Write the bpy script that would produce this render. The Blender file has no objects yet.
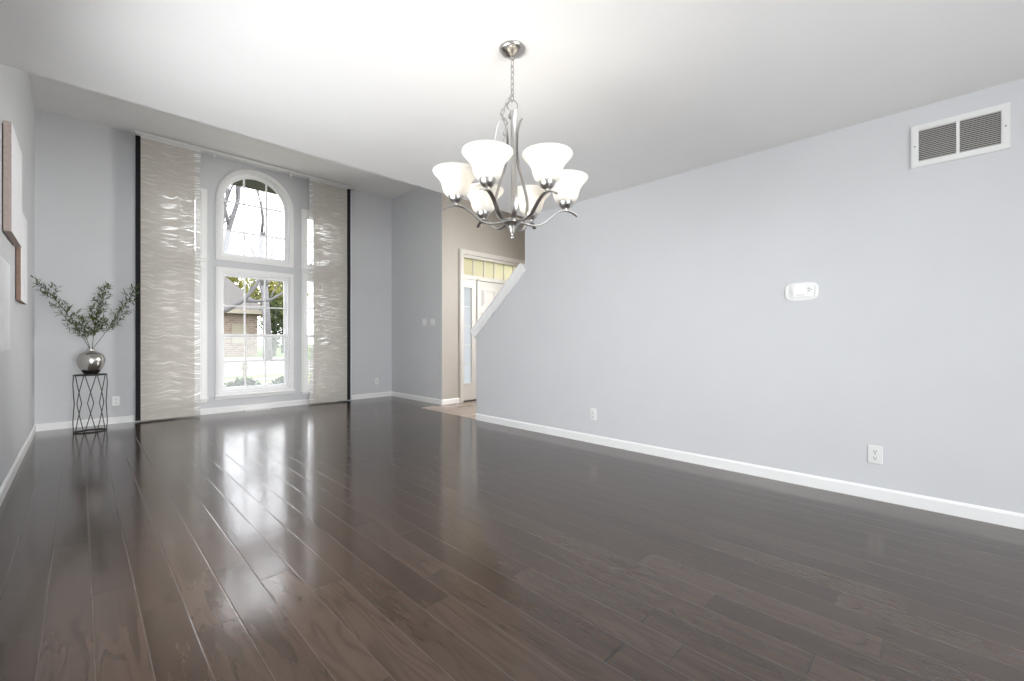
import bpy, bmesh, math, random
from mathutils import Vector, Matrix
C = bpy.context.scene
COL = C.collection
PI = math.pi
R = math.radians

# ------------------------------------------------------------------ camera, world, light, exposure
cd = bpy.data.cameras.new('camera')
cam = bpy.data.objects.new('camera', cd)
COL.objects.link(cam)
cam.location = (0, 0, 1.02)
cam.rotation_euler = (R(90), 0, R(-45))
cd.sensor_width = 36.0
cd.lens = 432.0 / 1024.0 * 36.0
cd.clip_start = 0.02
cd.clip_end = 500
C.camera = cam

C.view_settings.view_transform = 'Standard'
C.view_settings.look = 'None'
C.view_settings.gamma = 1.0
C.view_settings.exposure = 2.09
C.view_settings.use_curve_mapping = False
C.cycles.use_denoising = True
C.cycles.max_bounces = 12
C.cycles.diffuse_bounces = 8
C.cycles.glossy_bounces = 5
C.cycles.transparent_max_bounces = 16
C.cycles.transmission_bounces = 8
C.cycles.sample_clamp_indirect = 8.0
C.cycles.caustics_reflective = False
C.cycles.caustics_refractive = False

SKY = 1.3
W = bpy.data.worlds.new('overcast_sky')
C.world = W
W.use_nodes = True
wn, wl = W.node_tree.nodes, W.node_tree.links
wn.clear()
w_out = wn.new('ShaderNodeOutputWorld')
w_bg = wn.new('ShaderNodeBackground')
w_tc = wn.new('ShaderNodeTexCoord')
w_ns = wn.new('ShaderNodeTexNoise')
w_ns.inputs['Scale'].default_value = 2.2
w_ns.inputs['Detail'].default_value = 4
w_rp = wn.new('ShaderNodeValToRGB')
w_rp.color_ramp.elements[0].position = 0.3
w_rp.color_ramp.elements[0].color = (0.86, 0.90, 0.97, 1)
w_rp.color_ramp.elements[1].position = 0.7
w_rp.color_ramp.elements[1].color = (0.97, 0.98, 1.0, 1)
wl.new(w_tc.outputs['Generated'], w_ns.inputs['Vector'])
wl.new(w_ns.outputs['Fac'], w_rp.inputs['Fac'])
wl.new(w_rp.outputs['Color'], w_bg.inputs['Color'])
w_bg.inputs['Strength'].default_value = SKY
wl.new(w_bg.outputs['Background'], w_out.inputs['Surface'])


def area(name, loc, rot, sx, sy, power, col=(1, 1, 1), spread=180):
    l = bpy.data.lights.new(name, 'AREA')
    l.shape = 'RECTANGLE'
    l.size, l.size_y = sx, sy
    l.energy = power
    l.color = col
    l.spread = R(spread)
    o = bpy.data.objects.new(name, l)
    COL.objects.link(o)
    o.location, o.rotation_euler = loc, rot
    return o


BACK = -3.2
XLEFT = -0.36
# fill lamp added behind the camera, set in unseen glazed doors
area('fill_light_back', (0.75, BACK + 0.02, 1.08), (R(92), 0, 0), 1.3, 2.0, 20, (0.95, 0.975, 1.0), 110)
# fill lamp added on the left wall to even out the right one
area('fill_light_side', (XLEFT - 0.02, 2.3, 1.12), (R(86), 0, R(-80)), 2.3, 1.0, 18.5, (0.96, 0.98, 1.0), 158)
BULB = 0.14
area('fill_light_stair', (6.62, 3.3, 2.2), (0, R(79), R(-14)), 1.1, 1.1, 23, (1.0, 0.98, 0.95), 112)  # fill lamp added to brighten the foyer and the left wall


# ------------------------------------------------------------------ helpers
class MB:
    def __init__(s):
        s.v, s.f = [], []

    def add(s, vs, fs):
        b = len(s.v)
        s.v += [tuple(v) for v in vs]
        s.f += [tuple(i + b for i in f) for f in fs]
        return s

    def box(s, x0, x1, y0, y1, z0, z1):
        vs = [(x, y, z) for z in (z0, z1) for y in (y0, y1) for x in (x0, x1)]
        return s.add(vs, [(0, 2, 3, 1), (4, 5, 7, 6), (0, 1, 5, 4), (1, 3, 7, 5), (3, 2, 6, 7), (2, 0, 4, 6)])

    def bbox(s, x0, x1, y0, y1, z0, z1, b=0.003, seg=2):
        bm = bmesh.new()
        bmesh.ops.create_cube(bm, size=1)
        bmesh.ops.scale(bm, verts=bm.verts, vec=(x1 - x0, y1 - y0, z1 - z0))
        bmesh.ops.translate(bm, verts=bm.verts, vec=((x0 + x1) / 2, (y0 + y1) / 2, (z0 + z1) / 2))
        bmesh.ops.bevel(bm, geom=list(bm.edges), offset=b, segments=seg, affect='EDGES', profile=0.5)
        bm.verts.index_update()
        s.add([v.co[:] for v in bm.verts], [[v.index for v in f.verts] for f in bm.faces])
        bm.free()
        return s

    def tube(s, pts, r, n=8, cap=True):
        pts = [Vector(p) for p in pts]
        rs = r if isinstance(r, (list, tuple)) else [r] * len(pts)
        t0 = (pts[1] - pts[0]).normalized()
        up = Vector((0, 0, 1)) if abs(t0.z) < 0.9 else Vector((1, 0, 0))
        a = t0.cross(up).normalized()
        vs, fs = [], []
        for i, p in enumerate(pts):
            t = (pts[min(i + 1, len(pts) - 1)] - pts[max(i - 1, 0)])
            t = t.normalized() if t.length > 1e-9 else t0
            a = (a - t * a.dot(t)).normalized()
            bb = t.cross(a)
            for k in range(n):
                q = 2 * PI * k / n
                vs.append(p + (a * math.cos(q) + bb * math.sin(q)) * rs[i])
        for i in range(len(pts) - 1):
            for k in range(n):
                k2 = (k + 1) % n
                fs.append((i * n + k, i * n + k2, (i + 1) * n + k2, (i + 1) * n + k))
        if cap:
            fs.append(tuple(range(n - 1, -1, -1)))
            fs.append(tuple(range((len(pts) - 1) * n, len(pts) * n)))
        return s.add(vs, fs)

    def ribbon(s, pts, width_dir, w, th, nrm=None):
        """flat bar of rectangular section w x th swept along pts; w lies along width_dir (per point or constant)"""
        pts = [Vector(p) for p in pts]
        ws = w if isinstance(w, (list, tuple)) else [w] * len(pts)
        vs, fs = [], []
        for i, p in enumerate(pts):
            t = (pts[min(i + 1, len(pts) - 1)] - pts[max(i - 1, 0)]).normalized()
            d = Vector(width_dir)
            d = (d - t * d.dot(t)).normalized()
            n = t.cross(d)
            for a, b in ((-1, -.6), (-.8, -1), (.8, -1), (1, -.6), (1, .6), (.8, 1), (-.8, 1), (-1, .6)):
                vs.append(p + d * (a * ws[i] / 2) + n * (b * th / 2))
        m = 8
        for i in range(len(pts) - 1):
            for k in range(m):
                k2 = (k + 1) % m
                fs.append((i * m + k, i * m + k2, (i + 1) * m + k2, (i + 1) * m + k))
        fs.append(tuple(range(m - 1, -1, -1)))
        fs.append(tuple(range((len(pts) - 1) * m, len(pts) * m)))
        return s.add(vs, fs)

    def lathe(s, prof, n=32, c=(0, 0, 0), sx=1.0, sy=1.0):
        vs, fs, rows = [], [], []
        for r, z in prof:
            if r < 1e-6:
                rows.append([len(vs)])
                vs.append((c[0], c[1], c[2] + z))
            else:
                rows.append(list(range(len(vs), len(vs) + n)))
                for k in range(n):
                    q = 2 * PI * k / n
                    vs.append((c[0] + r * sx * math.cos(q), c[1] + r * sy * math.sin(q), c[2] + z))
        for a, b in zip(rows[:-1], rows[1:]):
            for k in range(n):
                k2 = (k + 1) % n
                if len(a) == 1 and len(b) == 1:
                    continue
                if len(a) == 1:
                    fs.append((a[0], b[k2], b[k]))
                elif len(b) == 1:
                    fs.append((a[k], a[k2], b[0]))
                else:
                    fs.append((a[k], a[k2], b[k2], b[k]))
        return s.add(vs, fs)

    def prism(s, poly, axis, lo, hi):
        """poly of 2D points extruded along axis; X: (y,z), Y: (x,z), Z: (x,y)"""
        def p3(a, b, t):
            return {'X': (t, a, b), 'Y': (a, t, b), 'Z': (a, b, t)}[axis]
        n = len(poly)
        vs = [p3(a, b, lo) for a, b in poly] + [p3(a, b, hi) for a, b in poly]
        fs = [tuple(range(n - 1, -1, -1)), tuple(range(n, 2 * n))]
        fs += [(i, (i + 1) % n, n + (i + 1) % n, n + i) for i in range(n)]
        return s.add(vs, fs)

    def band(s, outer, inner, axis, lo, hi):
        """closed frame between two outlines with the same number of points"""
        def p3(a, b, t):
            return {'X': (t, a, b), 'Y': (a, t, b), 'Z': (a, b, t)}[axis]
        n = len(outer)
        vs = [p3(a, b, lo) for a, b in outer] + [p3(a, b, lo) for a, b in inner] + \
             [p3(a, b, hi) for a, b in outer] + [p3(a, b, hi) for a, b in inner]
        fs = []
        for i in range(n):
            j = (i + 1) % n
            fs += [(i, j, n + j, n + i), (2 * n + i, 3 * n + i, 3 * n + j, 2 * n + j),
                   (i, 2 * n + i, 2 * n + j, j), (n + i, n + j, 3 * n + j, 3 * n + i)]
        return s.add(vs, fs)

    def leaf(s, p, d, up, L, w):
        p, d, up = Vector(p), Vector(d).normalized(), Vector(up)
        sd = d.cross(up)
        sd = sd.normalized() if sd.length > 1e-6 else Vector((1, 0, 0))
        nn = sd.cross(d).normalized()
        vs = [p, p + d * L * .45 + sd * w / 2 + nn * w * .15, p + d * L - nn * L * .08, p + d * L * .45 - sd * w / 2 + nn * w * .15,
              p + d * L * .5 - nn * w * .1]
        return s.add(vs, [(0, 1, 4), (1, 2, 4), (2, 3, 4), (3, 0, 4)])

    def build(s, name, mat, parent=None, smooth=False, loc=None, recalc=True, angle=None):
        me = bpy.data.meshes.new(name)
        me.from_pydata(s.v, [], s.f)
        if recalc:
            bm = bmesh.new()
            bm.from_mesh(me)
            bmesh.ops.recalc_face_normals(bm, faces=bm.faces)
            bm.to_mesh(me)
            bm.free()
        me.materials.append(mat)
        if smooth or angle:
            for p in me.polygons:
                p.use_smooth = True
            if angle:
                me.set_sharp_from_angle(angle=R(angle))
        o = bpy.data.objects.new(name, me)
        COL.objects.link(o)
        if parent:
            o.parent = parent
        if loc:
            o.location = loc
        return o


def tag(o, label=None, cat=None, group=None, kind=None):
    if label: o['label'] = label
    if cat: o['category'] = cat
    if group: o['group'] = group
    if kind: o['kind'] = kind
    return o


def empty(name, loc=(0, 0, 0), rz=0):
    o = bpy.data.objects.new(name, None)
    COL.objects.link(o)
    o.location = loc
    o.rotation_euler = (0, 0, rz)
    o.empty_display_size = 0.1
    return o


def copy_tree(o, parent=None):
    c = o.copy()
    COL.objects.link(c)
    if parent:
        c.parent = parent
    for ch in list(o.children):
        copy_tree(ch, c)
    return c


def struct(name, mb, mat, parent=None, **k):
    o = mb.build(name, mat, parent, **k)
    if not parent:
        o['kind'] = 'structure'
    return o


# ------------------------------------------------------------------ materials
class NT:
    def __init__(s, name):
        s.m = bpy.data.materials.new(name)
        s.m.use_nodes = True
        s.n, s.l = s.m.node_tree.nodes, s.m.node_tree.links
        s.b = s.n['Principled BSDF']
        s.out = s.n['Material Output']

    def new(s, t, **inp):
        nd = s.n.new(t)
        for k, v in inp.items():
            s.set(nd, k, v)
        return nd

    def set(s, nd, k, v):
        sock = nd.inputs[k] if isinstance(k, int) or k in nd.inputs else None
        if hasattr(v, 'is_output'):
            s.l.new(v, sock)
        else:
            sock.default_value = v

    def math(s, op, a, b=None, c=None, clamp=False):
        nd = s.n.new('ShaderNodeMath')
        nd.operation = op
        nd.use_clamp = clamp
        for i, v in enumerate((a, b, c)):
            if v is not None:
                s.set(nd, i, v)
        return nd.outputs[0]

    def pos(s):
        g = s.n.new('ShaderNodeNewGeometry')
        x = s.n.new('ShaderNodeSeparateXYZ')
        s.l.new(g.outputs['Position'], x.inputs[0])
        return x.outputs[0], x.outputs[1], x.outputs[2]

    def vec(s, x, y, z=0.0):
        nd = s.n.new('ShaderNodeCombineXYZ')
        for i, v in enumerate((x, y, z)):
            s.set(nd, i, v)
        return nd.outputs[0]

    def noise(s, vec, scale, detail=3, rough=0.5, dist=0.0):
        nd = s.n.new('ShaderNodeTexNoise')
        if vec is not None:
            s.l.new(vec, nd.inputs['Vector'])
        nd.inputs['Scale'].default_value = scale
        nd.inputs['Detail'].default_value = detail
        nd.inputs['Roughness'].default_value = rough
        nd.inputs['Distortion'].default_value = dist
        return nd.outputs['Fac']

    def white(s, vec):
        nd = s.n.new('ShaderNodeTexWhiteNoise')
        nd.noise_dimensions = '3D'
        s.l.new(vec, nd.inputs['Vector'])
        return nd.outputs['Value']

    def ramp(s, fac, stops):
        nd = s.n.new('ShaderNodeValToRGB')
        els = nd.color_ramp.elements
        while len(els) < len(stops):
            els.new(0.5)
        for e, (p, c) in zip(els, stops):
            e.position = p
            e.color = (*c, 1)
        s.l.new(fac, nd.inputs['Fac'])
        return nd.outputs['Color']

    def mix(s, fac, a, b, blend='MIX'):
        nd = s.n.new('ShaderNodeMix')
        nd.data_type = 'RGBA'
        nd.blend_type = blend
        for i, v in ((0, fac), (6, a), (7, b)):
            if hasattr(v, 'is_output'):
                s.l.new(v, nd.inputs[i])
            else:
                nd.inputs[i].default_value = v if not isinstance(v, tuple) else (*v, 1)
        return nd.outputs[2]

    def bump(s, h, strength=0.2, dist=0.01):
        nd = s.n.new('ShaderNodeBump')
        nd.inputs['Strength'].default_value = strength
        nd.inputs['Distance'].default_value = dist
        s.l.new(h, nd.inputs['Height'])
        s.l.new(nd.outputs[0], s.b.inputs['Normal'])

    def base(s, c):
        s.set(s.b, 'Base Color', c if hasattr(c, 'is_output') else (*c, 1))
        return s

    def p(s, **k):
        for kk, v in k.items():
            s.set(s.b, kk.replace('_', ' '), v)
        return s


def paint(name, col, rough=0.6, var=0.03, scale=3.0, spec=0.3, bump=0.0):
    t = NT(name)
    x, y, z = t.pos()
    f = t.noise(t.vec(x, y, z), scale, 4)
    lo = tuple(c * (1 - var) for c in col)
    hi = tuple(min(1, c * (1 + var)) for c in col)
    t.base(t.ramp(f, [(0.3, lo), (0.7, hi)]))
    t.p(Roughness=rough)
    t.set(t.b, 'Specular IOR Level', spec)
    if bump:
        t.bump(t.noise(t.vec(x, y, z), 260, 2), bump, 0.001)
    return t.m


def metal(name, col, rough=0.25, streak=0.0):
    t = NT(name)
    x, y, z = t.pos()
    f = t.noise(t.vec(x, y, z), 90, 3)
    t.base(t.ramp(f, [(0.3, tuple(c * .93 for c in col)), (0.7, col)]))
    t.p(Metallic=1.0)
    t.set(t.b, 'Roughness', t.math('ADD', t.math('MULTIPLY', f, 0.1), rough - 0.05))
    return t.m


M_wall = paint('wall_paint_grey', (0.635, 0.645, 0.66), 0.55, 0.012, bump=0.03)
M_foyer = paint('wall_paint_beige', (0.485, 0.452, 0.415), 0.6, 0.012, bump=0.03)
M_ceil = paint('ceiling_paint', (0.86, 0.855, 0.845), 0.8, 0.01, bump=0.03)
M_trim = paint('trim_white', (0.88, 0.88, 0.875), 0.35, 0.01, spec=0.68)
M_vinyl = paint('window_vinyl', (0.90, 0.905, 0.91), 0.3, 0.01, spec=0.68)
M_plastic = paint('white_plastic', (0.80, 0.80, 0.79), 0.35, 0.01, spec=0.68)
M_door = paint('door_paint', (0.66, 0.64, 0.605), 0.4, 0.01, spec=0.4)
M_dark = paint('dark_slot', (0.02, 0.02, 0.02), 0.6, 0.05)
M_blacksteel = paint('black_steel', (0.018, 0.017, 0.017), 0.45, 0.1, spec=0.68)
M_nickel = metal('brushed_nickel', (0.50, 0.485, 0.465), 0.3)
M_silver = metal('silver_vase', (0.60, 0.58, 0.55), 0.24)
M_vasereflect = paint('vase_painted_reflection', (0.02, 0.018, 0.016), 0.25, 0.1, spec=0.68)  # reflection of the black stand top, painted as colour
M_screen = paint('lcd_screen', (0.93, 0.95, 0.94), 0.2, 0.01, spec=0.68)
M_button = paint('button_grey', (0.30, 0.31, 0.32), 0.5, 0.02)
M_louver = paint('louver_grey', (0.55, 0.54, 0.52), 0.5, 0.03)
M_aluminium = paint('track_aluminium', (0.74, 0.74, 0.73), 0.35, 0.02, spec=0.68)
M_canvasfront = None


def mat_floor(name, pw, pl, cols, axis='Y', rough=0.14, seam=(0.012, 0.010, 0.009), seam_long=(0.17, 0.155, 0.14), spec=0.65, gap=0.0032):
    t = NT(name)
    x, y, z = t.pos()
    if axis == 'X':
        x, y = y, x
    u = t.math('DIVIDE', t.math('ADD', x, 10.0), pw)
    row = t.math('FLOOR', u)
    fu = t.math('FRACT', u)
    rr = t.white(t.vec(row, 3.7, 1.0))
    v = t.math('DIVIDE', t.math('ADD', t.math('ADD', y, 20.0), t.math('MULTIPLY', rr, 7.0)), pl)
    # uneven lengths: bend the running coordinate a little per row
    v = t.math('ADD', v, t.math('MULTIPLY', t.math('SINE', t.math('ADD', t.math('MULTIPLY', v, 2.3), t.math('MULTIPLY', rr, 40.0))), 0.24))
    colr = t.math('FLOOR', v)
    fv = t.math('FRACT', v)
    idn = t.white(t.vec(row, colr, 5.0))
    idn2 = t.white(t.vec(colr, row, 9.0))
    du = t.math('MULTIPLY', t.math('MINIMUM', fu, t.math('SUBTRACT', 1.0, fu)), pw)
    dv = t.math('MULTIPLY', t.math('MINIMUM', fv, t.math('SUBTRACT', 1.0, fv)), pl)
    d = t.math('MINIMUM', du, dv)
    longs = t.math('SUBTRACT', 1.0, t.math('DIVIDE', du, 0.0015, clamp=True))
    edge = t.math('DIVIDE', dv, gap, clamp=True)
    # grain: long streaks plus cathedral figure
    off = t.math('MULTIPLY', idn, 37.0)
    gvec = t.vec(t.math('ADD', t.math('MULTIPLY', x, 26.0), off), t.math('MULTIPLY', y, 1.6), off)
    g1 = t.noise(gvec, 1.0, 5, 0.6, 0.6)
    gvec2 = t.vec(t.math('ADD', t.math('MULTIPLY', x, 9.0), off), t.math('MULTIPLY', y, 1.3), off)
    n2 = t.noise(gvec2, 1.0, 2, 0.5, 0.3)
    rings = t.math('MULTIPLY', t.math('ADD', t.math('SINE', t.math('MULTIPLY', n2, 60.0)), 1.0), 0.5)
    rings = t.math('POWER', rings, 3.0)
    c0 = t.ramp(idn, [(0.0, cols[0]), (0.5, cols[1]), (1.0, cols[2])])
    c1 = t.mix(t.math('MULTIPLY', rings, 0.45), c0, tuple(c * .55 for c in cols[0]))
    c2 = t.mix(t.math('MULTIPLY', t.math('SUBTRACT', g1, 0.35, clamp=True), 1.1, clamp=True), c1, tuple(min(1, c * 1.35) for c in cols[2]))
    c3 = t.mix(edge, seam, c2)                            # dark butt joints, paler long seams
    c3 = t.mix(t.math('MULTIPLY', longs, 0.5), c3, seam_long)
    t.base(c3)
    t.set(t.b, 'Specular IOR Level', spec)
    rg = t.noise(t.vec(t.math('MULTIPLY', x, 5.0), t.math('MULTIPLY', y, 2.0), idn), 1.0, 3)
    t.set(t.b, 'Roughness', t.math('ADD', rough - 0.04, t.math('MULTIPLY', rg, 0.09)))
    bev = t.math('DIVIDE', d, 0.0042, clamp=True)
    bev = t.math('SMOOTH_MIN', bev, 1.0, 0.3)
    wav = t.noise(t.vec(t.math('MULTIPLY', x, 13.0), t.math('MULTIPLY', y, 5.0), off), 1.0, 3, 0.5, 0.4)
    tilt = t.math('MULTIPLY', t.math('SUBTRACT', idn2, 0.5), fu)
    h = t.math('ADD', t.math('MULTIPLY', bev, 0.0004), t.math('MULTIPLY', wav, 0.0006))
    h = t.math('ADD', h, t.math('MULTIPLY', tilt, 0.0007))
    nd = t.n.new('ShaderNodeBump')
    nd.inputs['Strength'].default_value = 0.9
    nd.inputs['Distance'].default_value = 1.0
    t.l.new(h, nd.inputs['Height'])
    t.l.new(nd.outputs[0], t.b.inputs['Normal'])
    return t.m


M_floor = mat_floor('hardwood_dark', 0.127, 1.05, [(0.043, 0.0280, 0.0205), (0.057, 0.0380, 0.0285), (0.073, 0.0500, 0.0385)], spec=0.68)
M_foyerfloor = mat_floor('hardwood_light', 0.09, 0.8, [(0.30, 0.235, 0.195), (0.36, 0.285, 0.24), (0.42, 0.34, 0.29)], axis='X', rough=0.28, spec=0.4)


def glass(name, tint=(1, 1, 1), gloss=0.06, haze=0.0, haze_col=(0.8, 0.82, 0.84)):
    """thin window pane: clear transmission, a faint mirror and optional screen haze"""
    t = NT(name)
    t.n.remove(t.b)
    tr = t.n.new('ShaderNodeBsdfTransparent')
    tr.inputs[0].default_value = (*tint, 1)
    gl = t.n.new('ShaderNodeBsdfGlossy')
    gl.inputs['Roughness'].default_value = 0.02
    fr = t.n.new('ShaderNodeLayerWeight')
    fr.inputs['Blend'].default_value = 0.2
    m1 = t.n.new('ShaderNodeMixShader')
    t.l.new(t.math('MULTIPLY', fr.outputs['Fresnel'], gloss * 4, clamp=True), m1.inputs[0])
    t.l.new(tr.outputs[0], m1.inputs[1])
    t.l.new(gl.outputs[0], m1.inputs[2])
    last = m1
    if haze:
        df = t.n.new('ShaderNodeBsdfTranslucent')
        df.inputs[0].default_value = (*haze_col, 1)
        m2 = t.n.new('ShaderNodeMixShader')
        m2.inputs[0].default_value = haze
        t.l.new(m1.outputs[0], m2.inputs[1])
        t.l.new(df.outputs[0], m2.inputs[2])
        last = m2
    t.l.new(last.outputs[0], t.out.inputs['Surface'])
    return t.m


M_glass = glass('clear_glass')
M_hazy = glass('hazy_glass', haze=0.2, haze_col=(0.86, 0.88, 0.93))
M_screenmesh = glass('insect_screen', gloss=0.0, haze=0.13, haze_col=(0.80, 0.82, 0.80))
M_frost = glass('frosted_glass_grey', haze=0.92, haze_col=(0.60, 0.61, 0.63))
M_cream = glass('frosted_glass_cream', haze=0.95, haze_col=(0.70, 0.665, 0.53))


def mat_sheer(name, col, clear_lo, clear_hi, transl=0.45, dfac=0.63):
    """woven panel with a rippled open weave: daylight shows through the thin ripples"""
    t = NT(name)
    t.n.remove(t.b)
    x, y, z = t.pos()
    wob = t.noise(t.vec(t.math('MULTIPLY', x, 3.2), 0.0, t.math('MULTIPLY', z, 1.8)), 1.0, 2)
    zz = t.math('ADD', t.math('MULTIPLY', z, 58.0), t.math('MULTIPLY', wob, 13.0))
    rip = t.noise(t.vec(t.math('MULTIPLY', x, 4.2), 0.0, zz), 1.0, 2, 0.5)
    rip = t.math('MULTIPLY', t.math('SUBTRACT', rip, 0.53, clamp=True), 7.0, clamp=True)
    weave = t.noise(t.vec(t.math('MULTIPLY', x, 30.0), 0.0, t.math('MULTIPLY', z, 160.0)), 1.0, 2)
    c = t.mix(weave, tuple(k * .88 for k in col), tuple(min(1, k * 1.08) for k in col))
    df = t.n.new('ShaderNodeBsdfDiffuse')
    tl = t.n.new('ShaderNodeBsdfTranslucent')
    t.l.new(t.mix(1.0, c, (dfac, dfac, dfac), 'MULTIPLY'), df.inputs[0])
    tv = t.math('ADD', transl * 0.14, t.math('MULTIPLY', rip, transl * 0.58))
    t.l.new(t.mix(1.0, c, t.vec(tv, tv, tv), 'MULTIPLY'), tl.inputs[0])
    ad = t.n.new('ShaderNodeAddShader')
    t.l.new(df.outputs[0], ad.inputs[0])
    t.l.new(tl.outputs[0], ad.inputs[1])
    tr = t.n.new('ShaderNodeBsdfTransparent')
    m2 = t.n.new('ShaderNodeMixShader')
    t.l.new(t.math('ADD', clear_lo, t.math('MULTIPLY', rip, clear_hi - clear_lo)), m2.inputs[0])
    t.l.new(ad.outputs[0], m2.inputs[1])
    t.l.new(tr.outputs[0], m2.inputs[2])
    t.l.new(m2.outputs[0], t.out.inputs['Surface'])
    return t.m


M_sheer = mat_sheer('sheer_panel_fabric', (0.83, 0.79, 0.725), 0.0, 0.13, 0.52)
M_hem = mat_sheer('sheer_hem_fabric', (0.90, 0.89, 0.87), 0.24, 0.26, 1.3, 0.62)
M_blackcloth = paint('black_panel_fabric', (0.022, 0.022, 0.024), 0.85, 0.15, 40)
M_lining = paint('lining_white', (0.72, 0.74, 0.77), 0.7, 0.02)


def mat_shade():
    t = NT('alabaster_glass')
    t.n.remove(t.b)
    x, y, z = t.pos()
    f = t.noise(t.vec(x, y, z), 30, 3)
    c = t.ramp(f, [(0.3, (0.90, 0.885, 0.85)), (0.7, (0.95, 0.94, 0.915))])
    tl = t.n.new('ShaderNodeBsdfTranslucent')
    df = t.n.new('ShaderNodeBsdfDiffuse')
    gl = t.n.new('ShaderNodeBsdfGlossy')
    gl.inputs['Roughness'].default_value = 0.2
    t.l.new(c, tl.inputs[0])
    t.l.new(c, df.inputs[0])
    m1 = t.n.new('ShaderNodeMixShader')
    m1.inputs[0].default_value = 0.5
    t.l.new(tl.outputs[0], m1.inputs[1])
    t.l.new(df.outputs[0], m1.inputs[2])
    m2 = t.n.new('ShaderNodeMixShader')
    m2.inputs[0].default_value = 0.05
    t.l.new(m1.outputs[0], m2.inputs[1])
    t.l.new(gl.outputs[0], m2.inputs[2])
    t.l.new(m2.outputs[0], t.out.inputs['Surface'])
    return t.m


M_shade = mat_shade()
t = NT('bulb_glow')
t.set(t.b, 'Base Color', (0.9, 0.88, 0.82, 1))
t.set(t.b, 'Emission Color', (1.0, 0.90, 0.74, 1))
t.set(t.b, 'Emission Strength', 0.5)
M_bulb = t.m


def mat_canvas():
    t = NT('abstract_canvas')
    x, y, z = t.pos()
    f = t.noise(t.vec(x, y, z), 3.0, 5, 0.6, 0.6)
    t.base(t.ramp(f, [(0.25, (0.76, 0.77, 0.80)), (0.5, (0.90, 0.90, 0.92)), (0.75, (0.84, 0.85, 0.87))]))
    t.p(Roughness=0.7)
    t.bump(t.noise(t.vec(x, y, z), 40, 4), 0.25, 0.004)
    return t.m


M_canvas = mat_canvas()
M_canvasedge = paint('canvas_edge_taupe', (0.42, 0.345, 0.31), 0.8, 0.10, 60)
M_canvasedge2 = paint('canvas_edge_brown', (0.29, 0.19, 0.145), 0.8, 0.10, 60)


def leafmat(name, a, b, transl=0.35):
    t = NT(name)
    t.n.remove(t.b)
    x, y, z = t.pos()
    f = t.noise(t.vec(x, y, z), 18, 3)
    c = t.ramp(f, [(0.3, a), (0.7, b)])
    df = t.n.new('ShaderNodeBsdfDiffuse')
    tl = t.n.new('ShaderNodeBsdfTranslucent')
    t.l.new(c, df.inputs[0])
    t.l.new(c, tl.inputs[0])
    m = t.n.new('ShaderNodeMixShader')
    m.inputs[0].default_value = transl
    t.l.new(df.outputs[0], m.inputs[1])
    t.l.new(tl.outputs[0], m.inputs[2])
    t.l.new(m.outputs[0], t.out.inputs['Surface'])
    return t.m


M_leaf = leafmat('branch_leaf', (0.065, 0.09, 0.04), (0.17, 0.205, 0.085))
M_twig = paint('branch_twig', (0.10, 0.095, 0.055), 0.7, 0.2, 30)

def rect(x0, x1, z0, z1):
    return [(x0, z0), (x1, z0), (x1, z1), (x0, z1)]


# ------------------------------------------------------------------ room dimensions
XL, XR, YF = -0.36, 3.61, 7.20
XA, YA = 4.06, 5.63            # alcove side wall, foyer wall plane
YE = 3.40                      # where the full-height right wall stops
YK = 4.26                      # where the stair knee wall stops
ZC, ZT = 2.44, 3.62            # low ceiling, top of the vault
Y0, Y1 = 3.42, 6.20            # foot and head of the slope
XFO = 6.7                      # foyer's right side
T = 0.14

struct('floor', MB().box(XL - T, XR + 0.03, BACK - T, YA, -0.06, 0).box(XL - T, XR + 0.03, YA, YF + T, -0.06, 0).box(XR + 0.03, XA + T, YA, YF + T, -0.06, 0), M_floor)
struct('foyer_floor', MB().box(XR + 0.03, XFO + T, 1.5, YA, -0.06, 0.0), M_foyerfloor)

cl = MB()
prof = [(BACK - T, ZC), (Y0, ZC), (Y1, ZT), (YF + T, ZT), (YF + T, ZT + .1), (BACK - T, ZT + .1)]
cl.prism(prof, 'X', XL - T, XFO + T)
struct('ceiling', cl, M_ceil)

struct('wall_left', MB().box(XL - T, XL, 3.6, YF + T, 0, ZT + .05).box(XL - T, XL, BACK - T, 1.0, 0, ZC + .02).box(XL - T, XL, 1.0, 3.6, 0, .55).box(XL - T, XL, 1.0, 3.6, 1.85, 2.60), M_wall)
w = empty('window_9', (XL - .07, 2.3, .55))  # unseen window, added to house the side fill lamp
w['kind'] = 'structure'
m = MB()
m.band(rect(-1.3, 1.3, 0, 1.3), rect(-1.24, 1.24, .06, 1.24), 'X', -.03, .03)
m.box(-.03, .03, -.03, .03, .06, 1.24)
m.build('window_frame', M_vinyl, w)
MB().box(-.004, .004, -1.24, 1.24, .06, 1.24).build('pane', M_glass, w)
MB().box(-.03, -.02, -1.26, 1.26, .04, 1.26).build('added_blind', paint('added_blind_white', (.8, .8, .8), .8), w)  # added opaque sheet, shuts the sky out behind the fill lamp



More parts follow.
